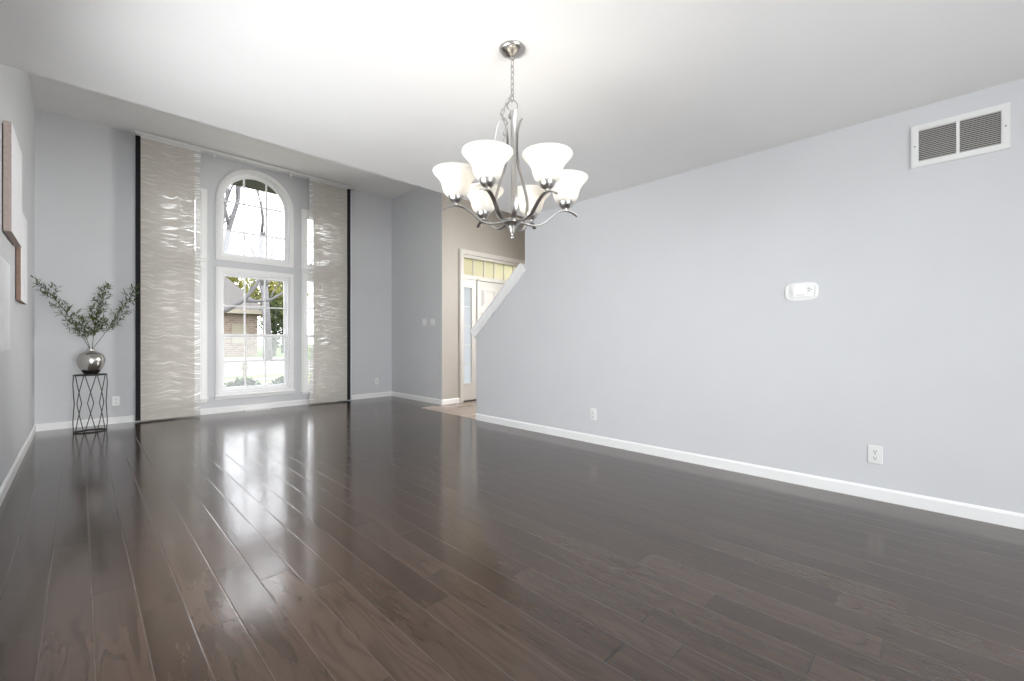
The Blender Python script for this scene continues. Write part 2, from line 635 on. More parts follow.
# right wall: full height, then a knee wall whose top climbs with the stairs
rw = MB()
rw.prism([(BACK - T, 0), (YK, 0), (YK, 1.05), (YE, 1.80), (YE, ZC + .02), (BACK - T, ZC + .02)], 'X', XR, XR + .12)
struct('wall_right', rw, M_wall)
struct('wall_alcove', MB().box(XA, XA + T, YA + .002, YF + T, 0, ZT + .05), M_wall)
fo = MB()
DX0, DX1, DZ = 4.475, 6.22, 2.455        # rough opening of the entry
fo.box(XA + .0005, DX0, YA, YA + T, 0, ZT).box(DX1, XFO, YA, YA + T, 0, ZT).box(DX0, DX1, YA, YA + T, DZ, ZT)
struct('wall_foyer', fo, M_foyer)
m = MB()
m.box(XFO, XFO + T, 1.5, 2.65, 0, ZT).box(XFO, XFO + T, 3.95, YA + T, 0, ZT).box(XFO, XFO + T, 2.65, 3.95, 0, 1.55).box(XFO, XFO + T, 2.65, 3.95, 2.70, ZT)
struct('wall_foyer_side', m, M_foyer)
struct('wall_stairwell', MB().box(XR + .12, XFO + T, 1.5 - T, 1.5, 0, ZC + .02), M_foyer)

w = empty('window_8', (XFO + .06, 3.3, 1.55))  # unseen window, added to go with the stairwell fill lamp
w['kind'] = 'structure'
m = MB()
m.band(rect(-.65, .65, 0, 1.15), rect(-.59, .59, .06, 1.09), 'X', -.03, .03)
m.build('window_frame', M_vinyl, w)
MB().box(-.004, .004, -.59, .59, .06, 1.09).build('pane', M_glass, w)

# staircase behind the knee wall
st = MB()
for k in range(11):
    y = YK - .1 - k * .21
    st.box(XR + .12, 4.66, 1.52, y, k * .185, (k + 1) * .185)
struct('stairs', st, paint('stair_carpet', (0.42, 0.39, 0.35), 0.95, 0.08, 80))
cp = MB()
ca, cb = Vector((0, YK + .035, 1.075)), Vector((0, YE - .0, 1.845))
dirv = (cb - ca).normalized()
nrm = Vector((0, -dirv.z, dirv.y))
nrm = nrm if nrm.z > 0 else -nrm
poly = [ca - nrm * .03, cb - nrm * .03, cb + nrm * .085, ca + nrm * .085]
cp.prism([(p.y, p.z) for p in poly], 'X', XR - .022, XR + .142)
cp.prism([(p.y, p.z) for p in [ca + nrm * .055, cb + nrm * .055, cb + nrm * .088, ca + nrm * .088]], 'X', XR - .03, XR + .15)
struct('trim_1', cp, M_trim)

# back wall; its unseen door opening is added for the fill lamp
bk = MB()
bk.box(XL, 0.1, BACK - T, BACK, 0, ZC).box(3.2, XR, BACK - T, BACK, 0, ZC).box(0.1, 3.2, BACK - T, BACK, 2.12, ZC)
struct('wall_back', bk, M_wall)
pd = empty('window_7', (0.1, BACK - .07, 0))  # unseen glazed doors, added along with the back fill lamp
pd['kind'] = 'structure'
f = MB()
for a, b in ((0, .06), (1.52, 1.58), (3.04, 3.10)):
    f.box(a, b, -.04, .04, 0, 2.12)
f.box(0, 3.1, -.04, .04, 0, .08).box(0, 3.1, -.04, .04, 2.05, 2.12)
f.build('window_frame', M_vinyl, pd)
MB().box(.06, 1.52, -.005, .005, .08, 2.05).box(1.58, 3.04, -.005, .005, .08, 2.05).build('pane', M_glass, pd)

# front wall with window openings
AX, AR, AS, AB = 1.852, 0.452, 3.02, 2.215        # arch centre, radius of opening, spring line, bottom
LX0, LX1, LZ0, LZ1 = 1.395, 2.305, 0.29, 2.0   # double hung opening
SW = [(0.69, 1.175), (2.545, 3.03)]              # side windows
SZ = [(2.20, 3.04), (0.26, 2.035)]


def arch(cx, r, zs, zb, n=24):
    pts = [(cx - r, zb), (cx + r, zb)]
    pts += [(cx + r * math.cos(PI * k / n), zs + r * math.sin(PI * k / n)) for k in range(n + 1)]
    return pts


def plate(name, outer, holes, y0, y1):
    cu = bpy.data.curves.new(name, 'CURVE')
    cu.dimensions = '2D'
    cu.fill_mode = 'BOTH'
    cu.extrude = (y1 - y0) / 2
    for loop in [outer] + holes:
        sp = cu.splines.new('POLY')
        sp.points.add(len(loop) - 1)
        for p, (a, b) in zip(sp.points, loop):
            p.co = (a, b, 0, 1)
        sp.use_cyclic_u = True
    ob = bpy.data.objects.new('plate_tmp', cu)
    COL.objects.link(ob)
    dg = bpy.context.evaluated_depsgraph_get()
    me = bpy.data.meshes.new_from_object(ob.evaluated_get(dg))
    bpy.data.objects.remove(ob)
    mb = MB()
    mb.add([(v.co.x, (y0 + y1) / 2 - v.co.z, v.co.y) for v in me.vertices], [list(p.vertices) for p in me.polygons])
    bpy.data.meshes.remove(me)
    bpy.data.curves.remove(cu)
    return mb


holes = [arch(AX, AR, AS, AB), rect(LX0, LX1, LZ0, LZ1)] + [rect(a, b, c, d) for a, b in SW for c, d in SZ]
struct('wall_front', plate('p', rect(XL, XA, 0, ZT + .05), holes, YF, YF + T), M_wall)


def window(n, label, outline, cas_w, y_glass, muntins, sash=None, pane_mats=(M_glass,), sill=None, scale_arch=None):
    pass


def shrink_rect(r, d):
    x0, z0 = r[0]
    x1, z1 = r[2]
    return rect(x0 + d, x1 - d, z0 + d, z1 - d)


# window_1: the arched light
w = empty('window_1', (AX, YF, AB))
w['kind'] = 'structure'


def rel(pts, ox, oz):
    return [(a - ox, b - oz) for a, b in pts]


def archw(r, b):
    return rel(arch(AX, r, AS, b), AX, AB)


m = MB()
m.band(archw(AR + .058, AB - .058), archw(AR - .002, AB - .0), 'Y', -.014, .0)
m.band(archw(AR + .040, AB - .038), archw(AR - .002, AB - .0), 'Y', -.024, -.012)
m.band(archw(AR + .014, AB - .012), archw(AR - .002, AB), 'Y', -.029, -.02)
m.build('casing', M_trim, w)
m = MB()
m.band(archw(AR, AB), archw(AR - .008, AB + .008), 'Y', 0.001, T - .002)
m.build('jamb', M_vinyl, w)
m = MB()
m.band(archw(AR - .004, AB + .004), archw(AR - .040, AB + .044), 'Y', .05, .095)
m.band(archw(AR - .038, AB + .042), archw(AR - .052, AB + .056), 'Y', .062, .09)
m.build('window_frame', M_vinyl, w)
gr = AR - .05
m = MB()
for dx in (-.148, .148):
    zt = AS + math.sqrt(gr * gr - dx * dx) - AB
    m.box(dx - .011, dx + .011, .067, .085, .05, zt)
for zz in (2.60, 3.02):
    m.box(-gr, gr, .069, .083, zz - AB - .011, zz - AB + .011)
m.build('muntins', M_vinyl, w)
m = MB()
m.prism(archw(gr, AB + .05), 'Y', .074, .078)
m.build('pane', M_glass, w)
m = MB().box(-gr, gr, .098, .100, .05, 2.60 - AB)
m.build('screen', M_hazy, w)
MB().lathe([(0, 0), (.008, 0), (.008, .006), (0, .008)], 12, (.37, .060, .075)).build('latch', M_dark, w)

# window_2: the double hung sash under it
LC = (LX0 + LX1) / 2
w = empty('window_2', (LC, YF, LZ0))
w['kind'] = 'structure'
hw, hh = (LX1 - LX0) / 2, LZ1 - LZ0
m = MB()
m.band(rect(-hw - .055, hw + .055, -.05, hh + .055), rect(-hw + .002, hw - .002, 0, hh - .002), 'Y', -.014, 0)
m.band(rect(-hw - .038, hw + .038, -.04, hh + .038), rect(-hw + .002, hw - .002, 0, hh - .002), 'Y', -.024, -.012)
m.build('casing', M_trim, w)
m = MB()
m.bbox(-hw - .072, hw + .072, -.055, .0, -.062, -.036, .006)
m.bbox(-hw - .07, hw + .07, -.022, .0, -.10, -.06, .005)
m.build('window_sill', M_trim, w)
m = MB()
m.band(rect(-hw, hw, 0, hh), rect(-hw + .026, hw - .026, .03, hh - .03), 'Y', .001, T - .002)
m.build('window_frame', M_vinyl, w)
zm = 1.09 - LZ0
ix = hw - .026


def sash(parent, name, x0, x1, z0, z1, y0, y1, cols, rows, mat_pane, fw=.03):
    s = MB()
    s.band(rect(x0, x1, z0, z1), rect(x0 + fw, x1 - fw, z0 + fw, z1 - fw), 'Y', y0, y1)
    so = s.build(name, M_vinyl, parent)
    g = MB()
    a, b, c, d = x0 + fw, x1 - fw, z0 + fw, z1 - fw
    ym = (y0 + y1) / 2
    for k in range(1, cols):
        xx = a + (b - a) * k / cols
        g.box(xx - .010, xx + .010, ym - .009, ym + .009, c, d)
    for k in range(1, rows):
        zz = c + (d - c) * k / rows
        g.box(a, b, ym - .0085, ym + .0085, zz - .010, zz + .010)
    if cols > 1 or rows > 1:
        g.build('muntins', M_vinyl, so)
    MB().box(a, b, ym - .002, ym + .002, c, d).build('pane', mat_pane, so)
    return so


sash(w, 'upper_sash', -ix, ix, zm - .02, hh - .03, .075, .105, 3, 2, M_glass)
sash(w, 'lower_sash', -ix, ix, .03, zm + .025, .04, .072, 3, 2, M_glass, .032)
MB().box(-ix, ix, .118, .120, .03, zm).build('screen', M_screenmesh, w)
MB().bbox(-.03, .03, .028, .042, zm + .0, zm + .018, .004).build('latch', M_vinyl, w)

# windows 3 to 6: narrow stacked lights half hidden by the fabric panels
n = 3
for a, b in SW:
    for i, (c, d) in enumerate(SZ):
        w = empty('window_%d' % n, ((a + b) / 2, YF, c))
        w['kind'] = 'structure'
        hw, hh = (b - a) / 2, d - c
        m = MB()
        m.band(rect(-hw - .066, hw + .066, -.05, hh + .066), rect(-hw + .002, hw - .002, 0, hh - .002), 'Y', -.014, 0)
        m.band(rect(-hw - .045, hw + .045, -.04, hh + .045), rect(-hw + .002, hw - .002, 0, hh - .002), 'Y', -.024, -.012)
        m.build('casing', M_trim, w)
        MB().bbox(-hw - .08, hw + .08, -.05, 0, -.062, -.04, .006).bbox(-hw - .066, hw + .066, -.022, 0, -.095, -.06, .005).build('window_sill', M_trim, w)
        m = MB()
        m.band(rect(-hw, hw, 0, hh), rect(-hw + .026, hw - .026, .03, hh - .03), 'Y', .001, T - .002)
        m.build('window_frame', M_vinyl, w)
        q = hw - .026
        if i == 0:
            sash(w, 'sash', -q, q, .03, hh - .03, .06, .09, 2, 2, M_glass, .025)
        else:
            sash(w, 'upper_sash', -q, q, 1.09 - c - .02, hh - .03, .075, .105, 2, 2, M_glass, .028)
            sash(w, 'lower_sash', -q, q, .03, 1.09 - c + .02, .04, .072, 2, 2, M_glass, .03)
        n += 1

# baseboards
BH, BT = 0.082, 0.014


def bboard(name, pts, closed=False):
    """baseboard along pts in plan; the room lies to the left of the walking direction"""
    m = MB()
    for (x0, y0), (x1, y1) in zip(pts[:-1], pts[1:]):
        d = Vector((x1 - x0, y1 - y0)).normalized()
        nx, ny = -d.y, d.x
        sec = [(0, 0), (BT, 0), (BT, BH - .014), (BT - .006, BH - .004), (BT - .009, BH), (0, BH)]
        vs = []
        for (px, py) in ((x0, y0), (x1, y1)):
            for s_, z_ in sec:
                vs.append((px + nx * s_, py + ny * s_, z_))
        k = len(sec)
        fs = [tuple(range(k)), tuple(range(k, 2 * k))] + [(i, (i + 1) % k, k + (i + 1) % k, k + i) for i in range(k)]
        m.add(vs, fs)
    return struct(name, m, M_trim)


bboard('baseboard_left', [(XL, YF - BT), (XL, BACK + .01)])
bboard('baseboard_front', [(XA, YF), (XL, YF)])
bboard('baseboard_alcove', [(XA, YA), (XA, YF - BT)])
bboard('baseboard_foyer', [(DX0 - .075, YA), (XA, YA)])
bboard('baseboard_right', [(XR, BACK), (XR, YK)])

# ------------------------------------------------------------------ entry door with sidelights and transom (in the foyer wall)
d = empty('door_1', (DX0, YA, 0))
d['kind'] = 'structure'
DW = DX1 - DX0
m = MB()
m.band([(-.075, 0), (DW + .075, 0), (DW + .075, DZ + .075), (-.075, DZ + .075)], [(.0, .0), (DW, .0), (DW, DZ), (.0, DZ)], 'Y', -.02, 0)
m.band([(-.06, 0), (DW + .06, 0), (DW + .06, DZ + .06), (-.06, DZ + .06)], [(.0, .0), (DW, .0), (DW, DZ), (.0, DZ)], 'Y', -.028, -.018)
m.build('casing', M_door, d)
SX0, SX1 = .36, 1.30                      # slab between its posts
m = MB()
for a, b in ((0, .012), (SX0 - .03, SX0), (SX1, SX1 + .03), (DW - .035, DW)):
    m.box(a, b, .01, .12, 0, 2.08)
m.box(0, DW, .01, .12, 2.05, 2.12).box(0, .035, .01, .12, 2.12, DZ).box(DW - .035, DW, .01, .12, 2.12, DZ).box(0, DW, .01, .12, DZ - .05, DZ)
m.build('door_frame', M_door, d)
m = MB()
m.bbox(SX0 + .003, SX1 - .003, .045, .09, .015, 2.045, .003)
for a, b in ((.10, .40), (.54, .84)):
    for c, e in ((.20, .72), (.86, 1.52), (1.62, 1.90)):
        x0, x1 = SX0 + a, SX0 + b
        m.band(rect(x0, x1, c, e), rect(x0 + .018, x1 - .018, c + .018, e - .018), 'Y', .032, .047)
        m.bbox(x0 + .04, x1 - .04, .036, .048, c + .04, e - .04, .008)
m.build('door_panel', M_door, d)
m = MB()
for a, b in ((.010, SX0 - .03), (SX1 + .03, DW - .035)):
    m.band(rect(a, b, 0, 2.05), rect(a + .03, b - .11, .30, 1.91), 'Y', .03, .07)
    m.band(rect(a + .014, b - .094, .285, 1.925), rect(a + .033, b - .113, .303, 1.907), 'Y', .018, .032)
    for k in range(1, 5):
        zz = .30 + 1.61 * k / 5
        m.box(a + .03, b - .11, .04, .055, zz - .007, zz + .007)
m.build('sidelight_frame', M_door, d)
m = MB()
for a, b in ((.010, SX0 - .03), (SX1 + .03, DW - .035)):
    m.box(a + .025, b - .105, .052, .056, .295, 1.915)
m.build('sidelight_glass', M_frost, d)
m = MB()
for k in range(1, 7):
    xx = .035 + (DW - .07) * k / 7
    m.box(xx - .010, xx + .010, .04, .07, 2.12, DZ - .05)
m.build('transom_muntins', M_door, d)
MB().box(.035, DW - .035, .055, .06, 2.12, DZ - .05).build('transom_glass', M_cream, d)
MB().bbox(0, DW, -.01, .12, 0.0, .02, .004).build('threshold', paint('threshold_bronze', (.06, .05, .04), .4, .1), d)
m = MB()
for zz in (.25, 1.05, 1.92):
    m.tube([(SX0 + .004, .036, zz - .05), (SX0 + .004, .036, zz + .05)], .010, 8)
m.build('hinge', M_nickel, d)
m = MB().lathe([(0, 0), (.03, 0), (.03, .008), (.012, .012), (.012, .04), (.028, .05), (.03, .065), (.018, .078), (0, .08)], 16)
m.v = [(x + SX1 - .07, .045 - z, y + .95) for x, y, z in m.v]
m.build('door_knob', M_nickel, d, smooth=True)

# ------------------------------------------------------------------ curtain track and panels
tr = empty('curtain_track', (1.88, 7.085, 3.575))
tag(tr, 'long white aluminium curtain track mounted under the ceiling above the windows', 'curtain track')
x0, x1 = .482 - 1.88, 3.275 - 1.88
m = MB()
m.box(x0, x1, -.055, .06, .022, .034)
for yy in (-.055, -.018, .02, .054):
    m.box(x0, x1, yy - .0035, yy + .0035, .0, .023)
m.build('rail', M_aluminium, tr)
m = MB()
m.bbox(x0 - .004, x0 + .004, -.058, .062, -.002, .036, .002)
m.build('end_cap', M_plastic, tr)
m = MB()
m.bbox(x1 - .004, x1 + .004, -.058, .062, -.002, .036, .002)
m.build('end_cap', M_plastic, tr)
for xx in (1.30, 2.28):
    m = MB().bbox(xx - 1.88 - .012, xx - 1.88 + .012, -.03, .0, -.045, .004, .003).box(xx - 1.88 - .004, xx - 1.88 + .004, -.02, -.012, -.075, -.04)
    m.build('carrier', M_plastic, tr)
for xx in (.8, 1.88, 2.95):
    MB().bbox(xx - 1.88 - .02, xx - 1.88 + .02, -.02, .03, .033, .0448, .003).build('bracket', M_aluminium, tr)


def fabric_panel(name, xa, xb, y, label, mat, hem_side, hem_w, seam_z, hem_mat, cat='curtain'):
    cx = (xa + xb) / 2
    o = empty(name, (cx, y, 0.018))
    tag(o, label, cat, 'panel curtains on the window track')
    hw = (xb - xa) / 2
    a, b = -hw, hw
    def sheet(p, q, z0, z1, nx, nz, amp, yo=0):
        s = MB()
        vs = []
        for j in range(nz + 1):
            for i in range(nx + 1):
                xx = p + (q - p) * i / nx
                zz = z0 + (z1 - z0) * j / nz
                vs.append((xx, yo + amp * math.sin(zz * 5 + xx * 3) * math.sin(PI * min(1, (j + .3) / nz)), zz))
        fs = [(j * (nx + 1) + i, j * (nx + 1) + i + 1, (j + 1) * (nx + 1) + i + 1, (j + 1) * (nx + 1) + i) for j in range(nz) for i in range(nx)]
        return s.add(vs, fs)
    H = 3.555
    if hem_side:
        if hem_side > 0:
            pa, pb, ha, hb = a, b - hem_w, b - hem_w, b
        else:
            pa, pb, ha, hb = a + hem_w, b, a, a + hem_w
        sheet(ha, hb, 0.0, H, 2, 30, .003).build('side_hem', hem_mat, o, smooth=True)
    else:
        pa, pb = a, b
    sheet(pa, pb, 0.0, H, 8, 40, .003).build('fabric', mat, o, smooth=True)
    MB().box(pa, b if hem_side >= 0 else pb, -.0045, .0045, seam_z, seam_z + .006).build('seam', mat, o)
    MB().bbox(a, b, -.006, .006, 0, .028, .003).build('bottom_bar', mat, o)
    MB().bbox(a, b, -.008, .008, H - .03, H, .003).build('top_carrier', M_aluminium if mat is not M_blackcloth else mat, o)
    return o


fabric_panel('panel_curtain', .532, 1.140, 7.05, 'tall flat sheer beige panel curtain left of the arched window, nearer the plant stand', M_sheer, 1, .062, .50, M_hem)
fabric_panel('panel_curtain', 2.548, 3.155, 7.05, 'tall flat sheer beige panel curtain on the right of the arched window', M_sheer, -1, .062, .50, M_hem)
p = fabric_panel('panel_curtain', .486, .64, 7.105, 'narrow black panel curtain peeking out left of the left sheer panel', M_blackcloth, 0, 0, .50, M_hem)
MB().box(-.083, .05, .012, .015, .0, 3.5).build('lining', M_lining, p)
p = fabric_panel('panel_curtain', 3.10, 3.238, 7.105, 'narrow black panel curtain peeking out right of the right sheer panel', M_blackcloth, 0, 0, .50, M_hem)
MB().box(-.05, .092, .012, .015, .0, 3.5).build('lining', M_lining, p)

# ------------------------------------------------------------------ chandelier
CHX, CHY = 1.490, 1.488
ch = empty('chandelier', (CHX, CHY, ZC))
tag(ch, 'brushed nickel chandelier with six upturned white glass bell shades hanging from the ceiling', 'chandelier')
Z = lambda z: z - ZC
MB().lathe([(0, 0), (.063, 0), (.063, -.006), (.056, -.014), (.03, -.030), (.010, -.038), (.010, -.050), (.004, -.054), (0, -.054)], 36).build('canopy', M_nickel, ch, angle=50)


def link(mb, c, ax, up, L=.034, w=.016, r=.0026):
    c, ax, up = Vector(c), Vector(ax).normalized(), Vector(up).normalized()
    pts = []
    for k in range(17):
        q = 2 * PI * k / 16
        yy = math.cos(q) * w / 2
        zz = math.sin(q) * w / 2 + (L / 2 - w / 2) * (1 if math.sin(q) > 1e-6 else -1 if math.sin(q) < -1e-6 else 0)
        pts.append(c + ax * yy + up * zz)
    mb.tube(pts, r, 6, False)


m = MB()
zz = 2.385
k = 0
while zz > 2.205:
    link(m, (0, 0, Z(zz - .015)), (1, 0, 0) if k % 2 else (0, 1, 0), (0, 0, 1))
    zz -= .0285
    k += 1
m.build('chain', M_nickel, ch, smooth=True)
m = MB()
link(m, (0, 0, Z(2.165)), (.707, -.707, 0), (0, 0, 1), .052, .050, .003)
m.build('loop', M_nickel, ch, smooth=True)
LAT = Vector((.7071, -.7071, 0))          # to the right as seen from the camera's corner
FWD = Vector((-.7071, -.7071, 0))         # towards the camera's corner of the room
m = MB()
pts = [(-.004, 2.215), (-.016, 2.19), (-.030, 2.165), (-.044, 2.14), (-.050, 2.115), (-.040, 2.092), (-.028, 2.07), (-.030, 2.043), (-.036, 2.016), (-.042, 1.99)]
for k, ((a, za), (b, zb)) in enumerate(zip(pts[:-1], pts[1:])):
    dv = LAT * (b - a) + Vector((0, 0, zb - za))
    c = LAT * ((a + b) / 2) + Vector((0, 0, Z((za + zb) / 2))) + FWD * .012
    sd = dv.cross(FWD) if k % 2 else FWD
    link(m, c, sd, dv, .036, .015, .002)
m.build('slack_chain', M_nickel, ch, smooth=True)
cu = [LAT * (-.030) + Vector((0, 0, Z(2.13))), LAT * (-.072) + Vector((0, 0, Z(2.07))), LAT * (-.085) + Vector((0, 0, Z(2.0))), LAT * (-.075) + Vector((0, 0, Z(1.93))), LAT * (-.05) + Vector((0, 0, Z(1.88)))]
MB().tube(cu, .0016, 6).build('cord', M_plastic, ch, smooth=True)
# centre stem, hub and finial
MB().tube([(0, 0, Z(2.14)), (0, 0, Z(1.60))], .0070, 12).lathe([(0, .0), (.018, .0), (.020, .012), (.011, .03), (0, .032)], 20, (0, 0, Z(2.105))).build('stem', M_nickel, ch, angle=40)
MB().lathe([(0, 1.612 - ZC), (.030, 1.612 - ZC), (.042, 1.606 - ZC), (.045, 1.598 - ZC), (.044, 1.592 - ZC), (.030, 1.586 - ZC), (.022, 1.572 - ZC), (.014, 1.552 - ZC), (.009, 1.541 - ZC), (.0055, 1.536 - ZC), (.0055, 1.531 - ZC),
            (.0095, 1.526 - ZC), (.0095, 1.520 - ZC), (.006, 1.514 - ZC), (0, 1.512 - ZC)], 32).build('finial', M_nickel, ch, angle=50)


def spline(pts, n=6):
    """Catmull-Rom through 2D points"""
    out = []
    P = [pts[0]] + list(pts) + [pts[-1]]
    for i in range(1, len(P) - 2):
        for k in range(n):
            t_ = k / n
            q = []
            for j in (0, 1):
                a, b, c, d_ = P[i - 1][j], P[i][j], P[i + 1][j], P[i + 2][j]
                q.append(.5 * ((2 * b) + (-a + c) * t_ + (2 * a - 5 * b + 4 * c - d_) * t_ ** 2 + (-a + 3 * b - 3 * c + d_) * t_ ** 3))
            out.append(tuple(q))
    out.append(tuple(pts[-1]))
    return out


def azim(deg):
    a = R(deg)
    return FWD * math.cos(a) + LAT * math.sin(a)


# three long bowed bands that run from the hub up to the flared crown
for az in (8, 124, 246):
    dv = azim(az)
    sd = dv.cross(Vector((0, 0, 1)))
    pr = spline([(.036, 1.604), (.070, 1.625), (.088, 1.672), (.086, 1.735), (.060, 1.815), (.036, 1.885), (.026, 1.955), (.028, 2.03), (.038, 2.08), (.054, 2.114)], 6)
    MB().ribbon([dv * r_ + Vector((0, 0, Z(z_))) for r_, z_ in pr], sd, .024, .005).build('band', M_nickel, ch, angle=40)

RS = .272
ZS = 1.690
shade_prof = [(.030, 0), (.046, .006), (.057, .020), (.0630, .038), (.0665, .056), (.0715, .074), (.081, .092), (.095, .108), (.1055, .120), (.1105, .130), (.1095, .1345), (.107, .131), (.101, .119),
              (.091, .1075), (.077, .0925), (.0675, .075), (.0625, .057), (.059, .039), (.0535, .022), (.042, .009), (.030, .004), (.030, 0)]
arm_prof = spline([(.030, 1.600), (.075, 1.588), (.125, 1.586), (.165, 1.604), (.200, 1.637), (.235, 1.660), (.272, 1.667), (.305, 1.660), (.332, 1.644)], 6)
cup_prof = [(0, -.040), (.008, -.040), (.009, -.030), (.022, -.026), (.032, -.014), (.036, .000), (.037, .008), (.034, .008), (.030, .0)]
for az in (34, 101, 158, 215, 277, 337):
    dv = azim(az)
    sd = dv.cross(Vector((0, 0, 1)))
    arm = MB().ribbon([dv * r_ + Vector((0, 0, Z(z_))) for r_, z_ in arm_prof], sd, .020, .007).build('arm', M_nickel, ch, angle=40)
    c = dv * RS + Vector((0, 0, Z(ZS)))
    c = dv * RS + Vector((0, 0, Z(1.708)))
    # a cup, a shade and its bulb on every arm
    MB().lathe(cup_prof, 28, c).build('socket_cup', M_nickel, arm, angle=50)
    MB().lathe([(r_, z_ * .92) for r_, z_ in shade_prof], 40, c).build('lamp_shade', M_shade, arm, smooth=True)
    MB().lathe([(0, .02), (.012, .02), (.013, .040), (.022, .055), (.027, .072), (.025, .088), (.015, .100), (0, .104)], 16, c).build('bulb', M_bulb, arm, smooth=True)
    lp = bpy.data.lights.new('bulb_light', 'POINT')
    lp.energy = BULB
    lp.color = (1.0, .90, .76)
    lp.shadow_soft_size = .03
    lo = bpy.data.objects.new('bulb_light', lp)
    COL.objects.link(lo)
    lo.location = Vector((CHX, CHY, ZC)) + c + Vector((0, 0, .112))

# ------------------------------------------------------------------ wall devices
def outlet(loc, rz, label, group='outlets'):
    """duplex receptacle; local -Y faces the room"""
    o = empty('power_outlet', loc, rz)
    tag(o, label, 'power outlet', 'power outlets along the walls')
    MB().bbox(-.036, .036, -.007, 0, -.058, .058, .003).build('cover_plate', M_plastic, o)
    for s_ in (-1, 1):
        cz = s_ * .021
        q = MB().lathe([(0, 0), (.0165, 0), (.0165, .003), (.0155, .0042), (0, .0042)], 24)
        q.v = [(x, -.0065 - z, max(-.0135, min(.0135, y)) + cz) for x, y, z in q.v]
        ro = q.build('receptacle', M_plastic, o)
        sl = MB().box(-.008, -.0052, -.0114, -.0105, cz - .0005, cz + .0085).box(.0052, .008, -.0114, -.0105, cz + .0005, cz + .0085)
        sl.box(-.003, .003, -.0114, -.0105, cz - .0095, cz - .004)
        sl.build('slot', M_dark, ro)
    q = MB().lathe([(0, 0), (.0035, 0), (.003, .0015), (0, .002)], 12)
    q.v = [(x, -.0068 - z, y) for x, y, z in q.v]
    q.build('screw', M_nickel, o)
    return o


outlet((XR, .312, .288), R(-90), 'white power outlet low on the right wall, the nearest one, under the thermostat')
outlet((XR, 2.465, .287), R(-90), 'white power outlet on the right wall near the stairs, farther from the camera')
outlet((.313, YF, .277), 0, 'white power outlet on the window wall beside the wire plant stand')
outlet((3.762, YF, .289), 0, 'white power outlet on the window wall right of the black curtain')


def switch(loc, rz, label, group):
    o = empty('light_switch', loc, rz)
    tag(o, label, 'light switch', 'light switches on the alcove wall')
    MB().bbox(-.058, .058, -.007, 0, -.058, .058, .003).build('cover_plate', M_plastic, o)
    for s_ in (-1, 1):
        MB().prism([(-.0065, -.033), (-.0065, .033), (-.010, .033), (-.0125, .0), (-.008, -.033)], 'X', s_ * .023 - .0165, s_ * .023 + .0165).build('rocker', M_plastic, o)
    return o


switch((XA, 6.12, 1.325), R(-90), 'white light switch plate nearer the window corner on the alcove wall', 'switches')
switch((XA, 5.89, 1.318), R(-90), 'white light switch plate nearer the foyer edge on the alcove wall', 'switches')

# thermostat
th = empty('thermostat', (XR, .712, 1.366), R(-90))
tag(th, 'white digital thermostat on a rounded backplate on the right wall', 'thermostat')


def rounded(w_, h_, r_, n_=8):
    pts = []
    for cx, cz, a0 in ((w_ / 2 - r_, -h_ / 2 + r_, -90), (w_ / 2 - r_, h_ / 2 - r_, 0), (-w_ / 2 + r_, h_ / 2 - r_, 90), (-w_ / 2 + r_, -h_ / 2 + r_, 180)):
        for k in range(n_ + 1):
            a = R(a0 + 90 * k / n_)
            pts.append((cx + r_ * math.cos(a), cz + r_ * math.sin(a)))
    return pts


def superell(w_, h_, e=3.6, n_=48):
    return [(w_ / 2 * math.copysign(abs(math.cos(q)) ** (2 / e), math.cos(q)), h_ / 2 * math.copysign(abs(math.sin(q)) ** (2 / e), math.sin(q))) for q in [2 * PI * k / n_ for k in range(n_)]]


m = MB()
m.prism(superell(.200, .126), 'Y', -.006, 0)
m.prism(superell(.192, .118), 'Y', -.009, -.005)
m.build('backplate', M_plastic, th)
b_ = MB()
b_.prism(rounded(.128, .080, .012), 'Y', -.030, -.008)
b_.prism(rounded(.124, .076, .011), 'Y', -.0325, -.029)
bo = b_.build('body', M_plastic, th)
bo.location = (.016, 0, 0)
MB().prism(rounded(.062, .042, .003), 'Y', -.0336, -.0324).build('display', M_screen, bo, ).location = (-.020, 0, .007)
for k, (bx, bz, bw, bh) in enumerate([(.031, .017, .013, .006), (.031, -.001, .013, .006), (.045, .009, .008, .007), (-.037, -.026, .008, .005), (-.020, -.026, .008, .005), (-.002, -.026, .008, .005), (.026, -.022, .005, .003)]):
    MB().bbox(bx - bw / 2, bx + bw / 2, -.0345, -.032, bz - bh / 2, bz + bh / 2, .0012).build('button', M_button, bo)

# return air vent
rv = empty('air_vent', (XR, -.057, 2.20), R(-90))
tag(rv, 'large white return air vent with two louvered bays high on the right wall', 'vent')
hw, hh = .200, .126
m = MB()
ox, oz = hw, hh
m.band(rect(-ox, ox, -oz, oz), rect(-.166, .166, -.093, .093), 'Y', -.011, 0)
m.band(rect(-ox + .006, ox - .006, -oz + .006, oz - .006), rect(-.170, .170, -.097, .097), 'Y', -.014, -.0105)
m.box(-.007, .007, -.013, 0, -.093, .093)
m.build('frame', M_plastic, rv)
for a, b in ((-.167, -.007), (.007, .167)):
    s_ = MB()
    for k in range(17):
        zc = -.088 + k * .011
        s_.add([(a, -.011, zc - .004), (b, -.011, zc - .004), (b, -.011, zc - .0028), (a, -.011, zc - .0028), (a, -.003, zc + .004), (b, -.003, zc + .004), (b, -.003, zc + .0052), (a, -.003, zc + .0052)],
               [(0, 1, 2, 3), (4, 5, 6, 7), (0, 1, 5, 4), (3, 2, 6, 7), (0, 3, 7, 4), (1, 2, 6, 5)])
    s_.build('louvers', M_louver, rv)
MB().box(-.168, .168, -.0025, -.0005, -.094, .094).build('backing', M_dark, rv)
